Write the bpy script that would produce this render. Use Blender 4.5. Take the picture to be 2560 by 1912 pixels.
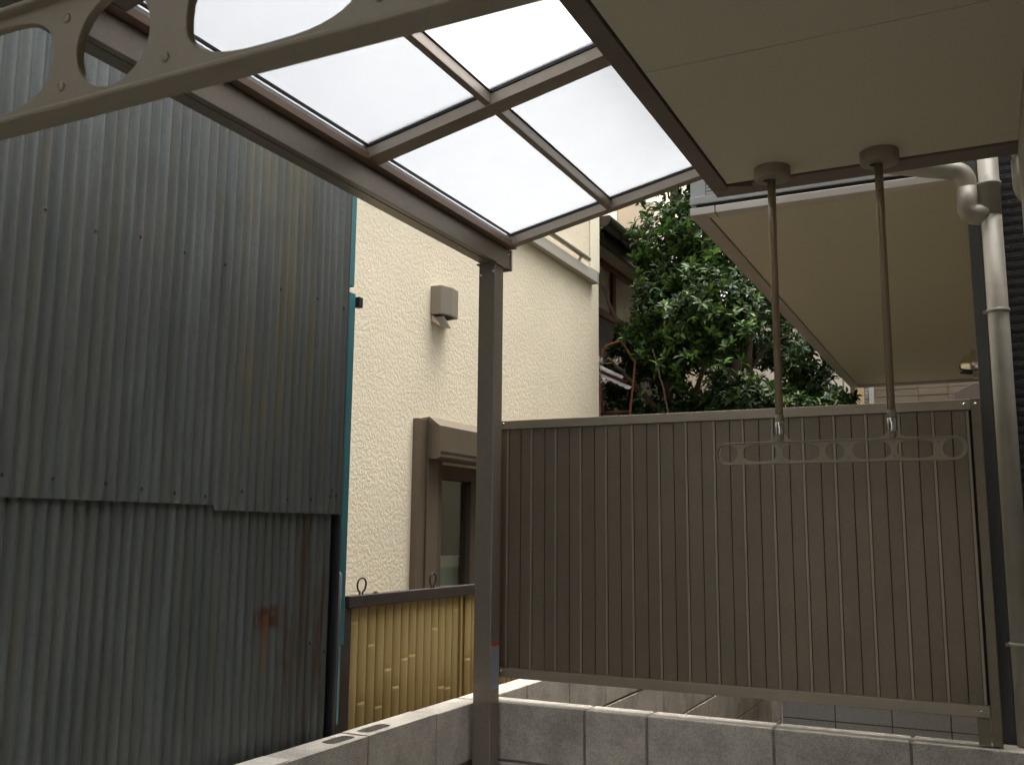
import bpy, bmesh, math, random
from mathutils import Vector, Matrix, noise
random.seed(7)
S = bpy.context.scene
for o in list(bpy.data.objects): bpy.data.objects.remove(o)
C = S.collection

# ---------------------------------------------------------------- camera
cam_d = bpy.data.cameras.new('camera'); cam = bpy.data.objects.new('camera', cam_d); C.objects.link(cam)
r_ = Vector((0.89682, 0.44230, 0.00890)).normalized(); f_ = Vector((-0.43829, 0.88561, 0.15361)).normalized()
r_ = (r_ - f_*r_.dot(f_)).normalized(); u_ = r_.cross(f_)
cam.matrix_world = Matrix(((r_.x, u_.x, -f_.x, 0), (r_.y, u_.y, -f_.y, 0), (r_.z, u_.z, -f_.z, 0), (0, 0, 0, 1)))
cam_d.sensor_width = 36; cam_d.lens = 33.59
cam_d.clip_start = 0.02; cam_d.clip_end = 2000
cam_d.dof.use_dof = True; cam_d.dof.focus_distance = 3.0; cam_d.dof.aperture_fstop = 40
S.camera = cam

# ---------------------------------------------------------------- sky, sun, exposure (bright overcast)
W = bpy.data.worlds.new('World'); S.world = W; W.use_nodes = True
nt = W.node_tree; bg = nt.nodes['Background']
sky = nt.nodes.new('ShaderNodeTexSky'); sky.sky_type = 'NISHITA'; sky.sun_disc = False
sky.sun_elevation = math.radians(80); sky.sun_rotation = math.radians(35)
sky.air_density = 1.0; sky.dust_density = 6.0; sky.ozone_density = 1.0
hs = nt.nodes.new('ShaderNodeHueSaturation'); hs.inputs['Saturation'].default_value = 0.30
nt.links.new(sky.outputs[0], hs.inputs['Color']); nt.links.new(hs.outputs[0], bg.inputs['Color'])
bg.inputs['Strength'].default_value = 0.15
sd = bpy.data.lights.new('sun', 'SUN'); sun = bpy.data.objects.new('sun', sd); C.objects.link(sun)
sd.energy = 1.0; sd.angle = math.radians(40); sd.color = (1.0, 0.95, 0.86)
sun.rotation_euler = Vector((0.10, 0.14, 0.98)).to_track_quat('Z', 'Y').to_euler()
S.view_settings.view_transform = 'Standard'; S.view_settings.look = 'None'
S.view_settings.exposure = 1.98; S.view_settings.gamma = 1.0; S.view_settings.use_curve_mapping = False
S.render.engine = 'CYCLES'
S.cycles.max_bounces = 10; S.cycles.diffuse_bounces = 7; S.cycles.transmission_bounces = 6; S.cycles.transparent_max_bounces = 8

# ---------------------------------------------------------------- materials
def mat(name, col, rough=0.6, metal=0.0, nscale=0, namt=0.0, bump=0.0, bscale=40, col2=None, spec=0.5, stretch=(1,1,1), detail=5, dist=0.004, vary=0, stain=0.0, sscale=3):
    m = bpy.data.materials.new(name); m.use_nodes = True
    t = m.node_tree; b = t.nodes['Principled BSDF']
    b.inputs['Roughness'].default_value = rough; b.inputs['Metallic'].default_value = metal
    b.inputs['Specular IOR Level'].default_value = spec
    b.inputs['Base Color'].default_value = (*col, 1)
    tc = t.nodes.new('ShaderNodeNewGeometry')
    mp = t.nodes.new('ShaderNodeMapping'); mp.inputs['Scale'].default_value = stretch
    t.links.new(tc.outputs['Position'], mp.inputs['Vector'])
    m['_'] = 0
    if nscale:
        n = t.nodes.new('ShaderNodeTexNoise'); n.inputs['Scale'].default_value = nscale; n.inputs['Detail'].default_value = detail
        n.inputs['Roughness'].default_value = 0.65
        t.links.new(mp.outputs[0], n.inputs['Vector'])
        r = t.nodes.new('ShaderNodeValToRGB')
        r.color_ramp.elements[0].position = 0.3; r.color_ramp.elements[1].position = 0.72
        c2 = col2 or tuple(c*(1-namt) for c in col)
        r.color_ramp.elements[0].color = (*c2, 1); r.color_ramp.elements[1].color = (*[min(1, c*(1+namt*0.6)) for c in col], 1)
        t.links.new(n.outputs['Fac'], r.inputs[0]); t.links.new(r.outputs[0], b.inputs['Base Color'])
    if vary:
        oi = t.nodes.new('ShaderNodeObjectInfo'); mr = t.nodes.new('ShaderNodeMapRange'); mr.inputs[3].default_value = 1-vary; mr.inputs[4].default_value = 1+vary
        t.links.new(oi.outputs['Random'], mr.inputs[0]); mv = t.nodes.new('ShaderNodeVectorMath'); mv.operation = 'SCALE'
        src = b.inputs['Base Color'].links[0].from_socket if b.inputs['Base Color'].links else None
        if src: t.links.new(src, mv.inputs[0])
        else: mv.inputs[0].default_value = col
        last = mr.outputs[0]
        ns = t.nodes.new('ShaderNodeTexNoise'); ns.inputs['Scale'].default_value = sscale; ns.inputs['Detail'].default_value = 4; ns.inputs['Roughness'].default_value = 0.7
        t.links.new(tc.outputs['Position'], ns.inputs['Vector'])
        m2 = t.nodes.new('ShaderNodeMapRange'); m2.inputs[1].default_value = 0.35; m2.inputs[2].default_value = 0.6; m2.inputs[3].default_value = 1-stain; m2.inputs[4].default_value = 1.0
        t.links.new(ns.outputs['Fac'], m2.inputs[0]); mm = t.nodes.new('ShaderNodeMath'); mm.operation = 'MULTIPLY'
        t.links.new(last, mm.inputs[0]); t.links.new(m2.outputs[0], mm.inputs[1]); t.links.new(mm.outputs[0], mv.inputs['Scale'])
        t.links.new(mv.outputs[0], b.inputs['Base Color'])
    if bump:
        n2 = t.nodes.new('ShaderNodeTexNoise'); n2.inputs['Scale'].default_value = bscale; n2.inputs['Detail'].default_value = 3
        t.links.new(tc.outputs['Position'], n2.inputs['Vector'])
        bp = t.nodes.new('ShaderNodeBump'); bp.inputs['Strength'].default_value = bump; bp.inputs['Distance'].default_value = dist
        t.links.new(n2.outputs['Fac'], bp.inputs['Height']); t.links.new(bp.outputs[0], b.inputs['Normal'])
    return m

ALU = mat('bronze_aluminium', (0.25, 0.215, 0.175), 0.42, 0.55, 60, 0.08, 0.03, 900, spec=0.5, stretch=(1,1,1))
ALU2 = mat('fence_aluminium', (0.185, 0.150, 0.108), 0.42, 0.45, 90, 0.10, 0.03, 700, vary=0.05, stain=0.10, sscale=5)
ALU3 = mat('rail_aluminium', (0.30, 0.255, 0.195), 0.42, 0.45, 20, 0.06, 0.02, 700, vary=0.01, stain=0.08, sscale=6)
TRIM = mat('brown_trim_paint', (0.15, 0.115, 0.095), 0.5, 0.1, 8, 0.12, 0.05, 300)
TRIM2 = mat('grey_brown_band_paint', (0.40, 0.35, 0.30), 0.45, 0.1, 8, 0.10, 0.03, 300)
GREYP = mat('grey_band_paint', (0.36, 0.365, 0.35), 0.5, 0.1, 6, 0.10)
SOFF = mat('soffit_board', (0.59, 0.55, 0.425), 0.85, 0, 260, 0.16, 0.15, 500, spec=0.2)
RUBBER = mat('black_rubber', (0.012, 0.012, 0.013), 0.6)
SHADOWGAP = mat('recess_shade', (0.02, 0.018, 0.016), 0.9)  # near-black colour puts the shade of holes and gaps onto surfaces
BLOCK = mat('concrete_block', (0.57, 0.525, 0.46), 0.95, 0, 170, 0.34, 1.0, 300, spec=0.2, dist=0.003, vary=0.07, stain=0.30, sscale=7)
BLOCK2 = mat('concrete_block_blue', (0.64, 0.655, 0.67), 0.95, 0, 60, 0.16, 0.8, 260, spec=0.2, dist=0.003)
MORTAR = mat('mortar', (0.24, 0.215, 0.18), 0.95, 0, 30, 0.25, 0.8, 200, spec=0.2)
MORTOP = mat('mortar_fill_top', (0.55, 0.53, 0.48), 0.95, 0, 40, 0.2, 1.0, 120, spec=0.2)
CONC = mat('yard_concrete', (0.30, 0.29, 0.27), 0.95, 0, 3, 0.25, 0.6, 150, spec=0.2)
SOIL = mat('soil', (0.17, 0.145, 0.11), 0.95, 0, 2, 0.4, 0.8, 30, spec=0.2)
PVC = mat('ivory_pvc', (0.35, 0.325, 0.265), 0.42, 0, 5, 0.06, vary=0.02, stain=0.15, sscale=9)
HANG = mat('hanger_resin', (0.26, 0.225, 0.165), 0.45, 0.15, 200, 0.06)
POLE = mat('bronze_pole', (0.33, 0.26, 0.18), 0.33, 0.6)
CHROME = mat('chrome', (0.62, 0.64, 0.64), 0.14, 1.0)
STEEL = mat('brushed_steel', (0.62, 0.56, 0.48), 0.22, 1.0)
SCREW = mat('screw_steel', (0.7, 0.69, 0.66), 0.25, 1.0)
SIDING = mat('charcoal_siding', (0.045, 0.045, 0.05), 0.7, 0, 40, 0.45, 0.7, 160)
CTRIM = mat('corner_trim_grey', (0.085, 0.09, 0.09), 0.6, 0, 10, 0.15)
WALLW = mat('house_wall_paint', (0.42, 0.39, 0.33), 0.85, 0, 30, 0.08, 0.3, 200)
BAMB_D = mat('dark_frame', (0.03, 0.02, 0.017), 0.55, 0, 30, 0.3)
REDST = mat('rusty_red_steel', (0.12, 0.035, 0.022), 0.75, 0, 40, 0.4)
RUSTO = mat('rusty_orange_pipe', (0.42, 0.16, 0.075), 0.7, 0.1, 40, 0.45)
PLAST = mat('old_plaster', (0.42, 0.39, 0.33), 0.9, 0, 4, 0.3, 0.4, 80, spec=0.2)
DARKW = mat('dark_board_and_shade', (0.05, 0.04, 0.036), 0.85, 0, 10, 0.4)
GUTT = mat('black_brown_gutter', (0.035, 0.022, 0.018), 0.35, 0, 20, 0.3)
WHT = mat('white_glaze', (0.62, 0.60, 0.55), 0.5, 0, 40, 0.15)
PETAL = mat('white_petal', (0.78, 0.74, 0.64), 0.7, 0, 60, 0.12)
STEM = mat('pale_stem', (0.36, 0.33, 0.20), 0.7)
BEIGEB = mat('beige_render', (0.50, 0.41, 0.31), 0.9, 0, 3, 0.08)
CREAMF = mat('pale_cream_render', (0.80, 0.72, 0.57), 0.9, 0, 3, 0.06)
TILE = mat('tan_wall_board', (0.25, 0.20, 0.135), 0.8, 0, 10, 0.12, 0.3, 100)
STONE = mat('rough_stone_column', (0.40, 0.36, 0.29), 0.95, 0, 10, 0.25, 2.5, 12, dist=0.05)
BROWNP = mat('brown_post_paint', (0.12, 0.075, 0.06), 0.7)
BARK = mat('bark', (0.17, 0.115, 0.075), 0.85, 0, 14, 0.4, 0.9, 40, stretch=(1,1,0.3), dist=0.01)
WIRE = mat('black_wire', (0.012, 0.01, 0.01), 0.7)
LACE = mat('pale_curtain', (0.50, 0.56, 0.42), 0.9)
DARKIN = mat('dark_interior', (0.02, 0.025, 0.02), 0.9)
STICK = mat('sticker_paper', (0.25, 0.265, 0.29), 0.5, 0, 0)
STICKR = mat('sticker_red', (0.45, 0.03, 0.03), 0.5)
STICKT = mat('sticker_print', (0.2, 0.21, 0.23), 0.6)

def stucco():
    m = mat('cream_stucco', (0.74, 0.665, 0.505), 0.92, 0, 2.2, 0.06, spec=0.15)
    t = m.node_tree; b = t.nodes['Principled BSDF']; g = [n for n in t.nodes if n.type == 'NEW_GEOMETRY'][0]
    n1 = t.nodes.new('ShaderNodeTexNoise'); n1.inputs['Scale'].default_value = 64; n1.inputs['Detail'].default_value = 3; n1.inputs['Distortion'].default_value = 0.5
    t.links.new(g.outputs['Position'], n1.inputs['Vector'])
    r = t.nodes.new('ShaderNodeValToRGB'); r.color_ramp.elements[0].position = 0.42; r.color_ramp.elements[1].position = 0.58
    t.links.new(n1.outputs['Fac'], r.inputs[0])
    n2 = t.nodes.new('ShaderNodeTexNoise'); n2.inputs['Scale'].default_value = 150; n2.inputs['Detail'].default_value = 2
    t.links.new(g.outputs['Position'], n2.inputs['Vector'])
    ad = t.nodes.new('ShaderNodeMath'); ad.operation = 'MULTIPLY_ADD'; ad.inputs[1].default_value = 0.35
    t.links.new(n2.outputs['Fac'], ad.inputs[0]); t.links.new(r.outputs[0], ad.inputs[2])
    bp = t.nodes.new('ShaderNodeBump'); bp.inputs['Strength'].default_value = 0.6; bp.inputs['Distance'].default_value = 0.0016
    t.links.new(ad.outputs[0], bp.inputs['Height']); t.links.new(bp.outputs[0], b.inputs['Normal'])
    return m
STUC = stucco()
STUC2 = mat('cream_corner_strip', (0.82, 0.76, 0.60), 0.9, 0, 5, 0.04, 0.3, 120)

def poly_mat():
    m = bpy.data.materials.new('frosted_polycarbonate'); m.use_nodes = True; t = m.node_tree
    t.nodes.clear(); o = t.nodes.new('ShaderNodeOutputMaterial')
    tr = t.nodes.new('ShaderNodeBsdfTranslucent'); tr.inputs[0].default_value = (0.205, 0.218, 0.236, 1)
    df = t.nodes.new('ShaderNodeBsdfDiffuse'); df.inputs[0].default_value = (0.5, 0.52, 0.54, 1)
    mx = t.nodes.new('ShaderNodeMixShader'); mx.inputs[0].default_value = 0.15
    t.links.new(tr.outputs[0], mx.inputs[1]); t.links.new(df.outputs[0], mx.inputs[2])
    rf = t.nodes.new('ShaderNodeBsdfRefraction'); rf.inputs['Color'].default_value = (0.93, 0.94, 0.96, 1); rf.inputs['Roughness'].default_value = 0.55; rf.inputs['IOR'].default_value = 1.45
    m2 = t.nodes.new('ShaderNodeMixShader'); m2.inputs[0].default_value = 0.5
    t.links.new(mx.outputs[0], m2.inputs[1]); t.links.new(rf.outputs[0], m2.inputs[2]); t.links.new(m2.outputs[0], o.inputs[0])
    g = t.nodes.new('ShaderNodeNewGeometry'); n = t.nodes.new('ShaderNodeTexNoise'); n.inputs['Scale'].default_value = 7; n.inputs['Detail'].default_value = 6; n.inputs['Roughness'].default_value = 0.7
    t.links.new(g.outputs['Position'], n.inputs['Vector'])
    r = t.nodes.new('ShaderNodeValToRGB'); r.color_ramp.elements[0].position = 0.3; r.color_ramp.elements[1].position = 0.6
    r.color_ramp.elements[0].color = (0.535, 0.56, 0.60, 1); r.color_ramp.elements[1].color = (0.56, 0.585, 0.625, 1)
    t.links.new(n.outputs['Fac'], r.inputs[0]); t.links.new(r.outputs[0], tr.inputs[0])
    return m
POLY = poly_mat()

def glass_mat():
    m = bpy.data.materials.new('window_glass'); m.use_nodes = True; t = m.node_tree
    b = t.nodes['Principled BSDF']; b.inputs['Base Color'].default_value = (0.9, 0.95, 0.92, 1)
    b.inputs['Roughness'].default_value = 0.03; b.inputs['Transmission Weight'].default_value = 1.0; b.inputs['IOR'].default_value = 1.45
    return m
GLASS = glass_mat()

def corr_mat():
    m = bpy.data.materials.new('galvanised_corrugated'); m.use_nodes = True; t = m.node_tree
    L = t.links.new; N = t.nodes.new
    b = t.nodes['Principled BSDF']; b.inputs['Metallic'].default_value = 0.25; b.inputs['Roughness'].default_value = 0.5
    g = N('ShaderNodeNewGeometry'); sp = N('ShaderNodeSeparateXYZ'); L(g.outputs['Position'], sp.inputs[0])
    def noi(sc, stretch, det=5):
        mp = N('ShaderNodeMapping'); mp.inputs['Scale'].default_value = stretch; L(g.outputs['Position'], mp.inputs['Vector'])
        n = N('ShaderNodeTexNoise'); n.inputs['Scale'].default_value = sc; n.inputs['Detail'].default_value = det; L(mp.outputs[0], n.inputs['Vector']); return n.outputs['Fac']
    def ramp(s, p0, p1, c0=(0,0,0,1), c1=(1,1,1,1)):
        r = N('ShaderNodeValToRGB'); r.color_ramp.elements[0].position = p0; r.color_ramp.elements[1].position = p1
        r.color_ramp.elements[0].color = c0; r.color_ramp.elements[1].color = c1; L(s, r.inputs[0]); return r.outputs[0]
    def mth(op, a, bb, clamp=False):
        n = N('ShaderNodeMath'); n.operation = op; n.use_clamp = clamp
        for i, v in enumerate((a, bb)):
            if isinstance(v, (int, float)): n.inputs[i].default_value = v
            else: L(v, n.inputs[i])
        return n.outputs[0]
    def mix(fac, a, bb):
        n = N('ShaderNodeMix'); n.data_type = 'RGBA'; L(fac, n.inputs[0])
        for i, v in ((6, a), (7, bb)):
            if isinstance(v, tuple): n.inputs[i].default_value = v
            else: L(v, n.inputs[i])
        return n.outputs[2]
    base = ramp(noi(3, (1, 6, 0.6)), 0.3, 0.7, (0.086, 0.104, 0.103, 1), (0.155, 0.176, 0.172, 1))
    # per-sheet and per-wave tint
    base = mix(ramp(noi(30, (1, 1, 0.04)), 0.35, 0.7), base, (0.118, 0.118, 0.10, 1))
    base = mix(mth('MULTIPLY', ramp(noi(60, (1, 1, 1), 3), 0.45, 0.75), 0.4), base, (0.09, 0.10, 0.10, 1))
    # brown run-down stains near the far edge and the foot
    wob = noi(16, (1, 1, 1), 5)
    def box(ya, yb, za, zb, soft=0.03):
        def w(s, a, c):
            r1 = N('ShaderNodeMapRange'); r1.interpolation_type = 'SMOOTHSTEP'; r1.inputs[1].default_value = a - soft; r1.inputs[2].default_value = a + soft; L(mth('ADD', s, mth('MULTIPLY', mth('SUBTRACT', wob, 0.5), soft*2.2)), r1.inputs[0])
            r2 = N('ShaderNodeMapRange'); r2.interpolation_type = 'SMOOTHSTEP'; r2.inputs[1].default_value = c + soft; r2.inputs[2].default_value = c - soft; L(mth('ADD', s, mth('MULTIPLY', mth('SUBTRACT', wob, 0.5), soft*2.2)), r2.inputs[0])
            return mth('MULTIPLY', r1.outputs[0], r2.outputs[0])
        return mth('MULTIPLY', w(sp.outputs[1], ya, yb), w(sp.outputs[2], za, zb))
    st = noi(24, (1, 1, 0.12), 4)
    f1 = mth('MULTIPLY', box(2.22, 2.52, -0.75, 0.04, 0.07), ramp(st, 0.42, 0.62))
    base = mix(mth('MULTIPLY', f1, 0.75), base, (0.075, 0.038, 0.018, 1))
    f2 = mth('MULTIPLY', box(2.11, 2.205, -0.275, -0.215, 0.012), ramp(noi(60, (1, 1, 0.30), 5), 0.34, 0.52))
    base = mix(f2, base, (0.085, 0.034, 0.016, 1))
    f2b = mth('MULTIPLY', box(2.135, 2.16, -0.40, -0.24, 0.012), ramp(st, 0.4, 0.6))
    base = mix(mth('MULTIPLY', f2b, 0.8), base, (0.17, 0.08, 0.03, 1))
    f3 = mth('MULTIPLY', box(1.991, 1.999, 0.38, 0.98, 0.006), ramp(noi(6, (1, 1, 1), 4), 0.35, 0.6))
    base = mix(f3, base, (0.30, 0.15, 0.05, 1))
    f4 = mth('MULTIPLY', box(1.96, 2.30, 0.25, 1.5, 0.06), ramp(noi(28, (1, 1, 0.06), 3), 0.48, 0.62))
    base = mix(mth('MULTIPLY', f4, 0.5), base, (0.17, 0.145, 0.075, 1))
    f5 = mth('MULTIPLY', ramp(sp.outputs[2], 0, 1), 1.0)
    L(base, b.inputs['Base Color'])
    rr = ramp(noi(12, (1, 1, 0.3)), 0.3, 0.7, (0.42, 0.42, 0.42, 1), (0.62, 0.62, 0.62, 1)); L(rr, b.inputs['Roughness'])
    bp = N('ShaderNodeBump'); bp.inputs['Strength'].default_value = 0.25; bp.inputs['Distance'].default_value = 0.003
    L(noi(90, (1, 1, 0.6), 3), bp.inputs['Height']); L(bp.outputs[0], b.inputs['Normal'])
    return m
CORR = corr_mat()
TEAL = mat('teal_painted_metal', (0.045, 0.19, 0.215), 0.5, 0.1, 6, 0.3, stretch=(1,1,0.3))
TEALB = mat('pale_teal_metal', (0.13, 0.37, 0.36), 0.5, 0.1, 6, 0.2)
GREYPIPE = mat('grey_capped_pipe', (0.14, 0.155, 0.17), 0.6)
BLACKM = mat('black_edge_metal', (0.018, 0.02, 0.024), 0.5)

def bamboo_mat():
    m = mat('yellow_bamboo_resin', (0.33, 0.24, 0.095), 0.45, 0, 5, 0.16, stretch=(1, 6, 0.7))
    t = m.node_tree; b = t.nodes['Principled BSDF']; g = [n for n in t.nodes if n.type == 'NEW_GEOMETRY'][0]
    sp = t.nodes.new('ShaderNodeSeparateXYZ'); t.links.new(g.outputs['Position'], sp.inputs[0])
    n = t.nodes.new('ShaderNodeTexNoise'); n.inputs['Scale'].default_value = 5; t.links.new(g.outputs['Position'], n.inputs['Vector'])
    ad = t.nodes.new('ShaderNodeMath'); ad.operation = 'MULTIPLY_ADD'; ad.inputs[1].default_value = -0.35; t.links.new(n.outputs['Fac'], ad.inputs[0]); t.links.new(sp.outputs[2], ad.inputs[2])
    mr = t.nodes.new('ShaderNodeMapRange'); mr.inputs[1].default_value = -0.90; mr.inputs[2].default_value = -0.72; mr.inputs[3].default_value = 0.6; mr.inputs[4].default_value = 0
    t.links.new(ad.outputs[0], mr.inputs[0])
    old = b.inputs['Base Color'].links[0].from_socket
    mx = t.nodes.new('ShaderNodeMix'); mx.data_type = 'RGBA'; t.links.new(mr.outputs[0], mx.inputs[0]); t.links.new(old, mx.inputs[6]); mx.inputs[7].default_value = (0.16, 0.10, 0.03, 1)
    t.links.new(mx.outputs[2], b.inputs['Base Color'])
    return m
BAMB = bamboo_mat()

def leaf_mat(name, c_new, c_old, trans=0.22):
    m = bpy.data.materials.new(name); m.use_nodes = True; t = m.node_tree; L = t.links.new; N = t.nodes.new
    b = t.nodes['Principled BSDF']; b.inputs['Roughness'].default_value = 0.5; b.inputs['Specular IOR Level'].default_value = 0.28
    g = N('ShaderNodeNewGeometry'); r = N('ShaderNodeValToRGB')
    r.color_ramp.elements[0].color = (*c_old, 1); r.color_ramp.elements[1].color = (*c_new, 1); r.color_ramp.elements[1].position = 1.0
    e = r.color_ramp.elements.new(0.72); e.color = tuple(0.72*a + 0.28*c for a, c in zip(c_old, c_new)) + (1,)
    L(g.outputs['Random Per Island'], r.inputs[0]); L(r.outputs[0], b.inputs['Base Color'])
    tl = N('ShaderNodeBsdfTranslucent'); L(r.outputs[0], tl.inputs[0])
    mx = N('ShaderNodeMixShader'); mx.inputs[0].default_value = trans
    out = t.nodes['Material Output']; L(b.outputs[0], mx.inputs[1]); L(tl.outputs[0], mx.inputs[2]); L(mx.outputs[0], out.inputs[0])
    return m
LEAF = leaf_mat('broad_leaf', (0.10, 0.19, 0.032), (0.010, 0.028, 0.006))
LEAF2 = leaf_mat('fine_leaf', (0.11, 0.19, 0.035), (0.012, 0.032, 0.007))

# ---------------------------------------------------------------- mesh helpers
class MB:
    def __init__(s): s.v = []; s.f = []; s.smooth = []
    def add(s, vs, fs, sm=False):
        n = len(s.v); s.v += [tuple(p) for p in vs]; s.f += [tuple(i+n for i in q) for q in fs]; s.smooth += [sm]*len(fs); return s
    def box(s, x0, x1, y0, y1, z0, z1):
        v = [(x, y, z) for x in (x0, x1) for y in (y0, y1) for z in (z0, z1)]
        return s.add(v, [(0,1,3,2), (4,6,7,5), (0,4,5,1), (2,3,7,6), (0,2,6,4), (1,5,7,3)])
    def hexa(s, v): # 8 verts: bottom 4 ccw, top 4 ccw
        return s.add(v, [(3,2,1,0), (4,5,6,7), (0,1,5,4), (1,2,6,5), (2,3,7,6), (3,0,4,7)])
    def prism(s, poly, axis, a, b):
        # poly: list of 2d points in the plane orthogonal to axis
        def P(p, t):
            return {'x': (t, p[0], p[1]), 'y': (p[0], t, p[1]), 'z': (p[0], p[1], t)}[axis]
        n = len(poly)
        v = [P(p, a) for p in poly] + [P(p, b) for p in poly]
        f = [tuple(range(n)), tuple(range(2*n-1, n-1, -1))] + [(i, i+n, (i+1) % n + n, (i+1) % n) for i in range(n)]
        return s.add(v, f)
    def tube(s, pts, rad, n=12, cap=True):
        pts = [Vector(p) for p in pts]; rs = rad if isinstance(rad, (list, tuple)) else [rad]*len(pts)
        vs = []; fs = []; up = None
        for i, p in enumerate(pts):
            d = (pts[min(i+1, len(pts)-1)] - pts[max(i-1, 0)]).normalized()
            if up is None: up = d.orthogonal().normalized()
            up = (up - d*up.dot(d)).normalized(); w = d.cross(up)
            for k in range(n):
                a = 2*math.pi*k/n; vs.append(p + (up*math.cos(a) + w*math.sin(a))*rs[i])
        for i in range(len(pts)-1):
            for k in range(n):
                fs.append((i*n+k, i*n+(k+1) % n, (i+1)*n+(k+1) % n, (i+1)*n+k))
        s.add(vs, fs, True)
        if cap:
            m = len(s.v) - len(vs); s.f.append(tuple(m+k for k in range(n-1, -1, -1))); s.f.append(tuple(m+(len(pts)-1)*n+k for k in range(n))); s.smooth += [False, False]
        return s
    def lathe(s, prof, c, n=32, axis='z'):
        vs = []; fs = []
        for (r, h) in prof:
            for k in range(n):
                a = 2*math.pi*k/n
                if axis == 'z': vs.append((c[0]+r*math.cos(a), c[1]+r*math.sin(a), c[2]+h))
                elif axis == 'y': vs.append((c[0]+r*math.cos(a), c[1]+h, c[2]+r*math.sin(a)))
                else: vs.append((c[0]+h, c[1]+r*math.cos(a), c[2]+r*math.sin(a)))
        for i in range(len(prof)-1):
            for k in range(n): fs.append((i*n+k, i*n+(k+1) % n, (i+1)*n+(k+1) % n, (i+1)*n+k))
        return s.add(vs, fs, True)
    def mesh(s, name, m):
        me = bpy.data.meshes.new(name); me.from_pydata(s.v, [], s.f)
        me.polygons.foreach_set('use_smooth', s.smooth); me.materials.append(m); me.validate()
        bm = bmesh.new(); bm.from_mesh(me); bmesh.ops.recalc_face_normals(bm, faces=bm.faces); bm.to_mesh(me); bm.free()
        return me
    def build(s, name, m, parent=None, bev=0, label=None, kind=None):
        o = bpy.data.objects.new(name, s.mesh(name, m)); C.objects.link(o)
        if parent: o.parent = parent; 
        if parent and any(parent.location): o.matrix_parent_inverse = Matrix.Translation(-Vector(parent.location)) if parent.parent is None else Matrix()
        if bev:
            b = o.modifiers.new('bevel', 'BEVEL'); b.width = bev; b.segments = 2; b.limit_method = 'ANGLE'
        if label: o['label'] = label
        if kind: o['kind'] = kind
        return o
def thing(name, label, cat, group=None):
    o = bpy.data.objects.new(name, None); C.objects.link(o); o['label'] = label; o['category'] = cat; o.empty_display_size = 0.1
    if group: o['group'] = group
    return o
def inst(name, me, parent, loc=(0,0,0), rot=(0,0,0), sc=(1,1,1)):
    o = bpy.data.objects.new(name, me); C.objects.link(o); o.parent = parent; o.location = loc; o.rotation_euler = rot; o.scale = sc; return o
def structure(o): o['kind'] = 'structure'; return o

# ---------------------------------------------------------------- ground
structure(MB().add([(-300,-300,-1.80),(300,-300,-1.80),(300,300,-1.80),(-300,300,-1.80)], [(0,1,2,3)]).build('ground', SOIL))
structure(MB().box(-1.68, 0.14, -4, 3.16, -1.79, -1.50).build('yard_slab', CONC))

# ---------------------------------------------------------------- block walls
def noisy(me, amt):
    for v in me.vertices:
        v.co += Vector((random.uniform(-1,1), random.uniform(-1,1), random.uniform(-1,1)))*amt
    return me
def hollow_block(L_, T_, H_, hole):   # along y; hole = (y0,y1) in block coords
    mb = MB(); x0, x1 = 0, T_
    h0, h1 = hole; a, b = 0.024, T_-0.024
    ring = []; 
    cx, cy, hx, hy = (a+b)/2, (h0+h1)/2, (b-a)/2, (h1-h0)/2
    n = 16
    for k in range(n):
        t = 2*math.pi*k/n; c, s_ = math.cos(t), math.sin(t)
        e = 0.45
        ring.append((cx+hx*math.copysign(abs(c)**e, c), cy+hy*math.copysign(abs(s_)**e, s_)))
    outer = []
    for (x, y) in ring:
        dx, dy = x-cx, y-cy
        k1 = min([((x1 if dx > 0 else x0)-cx)/dx if abs(dx) > 1e-6 else 1e9, ((L_ if dy > 0 else 0)-cy)/dy if abs(dy) > 1e-6 else 1e9])
        outer.append((cx+dx*k1, cy+dy*k1))
    n0 = 0
    vs = [(x, y, H_) for x, y in outer] + [(x, y, H_) for x, y in ring] + [(x, y, H_-0.11) for x, y in ring]
    fs = []
    for k in range(n):
        k2 = (k+1) % n
        fs.append((k, k2, n+k2, n+k)); fs.append((n+k, n+k2, 2*n+k2, 2*n+k))
    fs.append(tuple(2*n+k for k in range(n)))
    mb.add(vs, fs)
    # corner fill + sides
    cs = [(x0,0), (x1,0), (x1,L_), (x0,L_)]
    base = [(x, y, 0) for x, y in cs]; top = [(x, y, H_) for x, y in cs]
    mb.add(base+top, [(0,1,2,3), (0,1,5,4), (1,2,6,5), (2,3,7,6), (3,0,4,7)])
    for c in cs:
        for k in range(n):
            k2 = (k+1) % n; p, q = outer[k], outer[k2]
            if abs(p[0]-q[0]) > 1e-6 and abs(p[1]-q[1]) > 1e-6:
                # triangle to the shared corner
                cc = min(cs, key=lambda c_: (c_[0]-p[0])**2+(c_[1]-p[1])**2+(c_[0]-q[0])**2+(c_[1]-q[1])**2)
                if cc == c: mb.add([(p[0], p[1], H_), (q[0], q[1], H_), (c[0], c[1], H_)], [(0,1,2)])
    return mb

def rough_box(dx, dy, dz, seg=6):
    mb = MB(); 
    return mb.box(0, dx, 0, dy, 0, dz)

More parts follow.
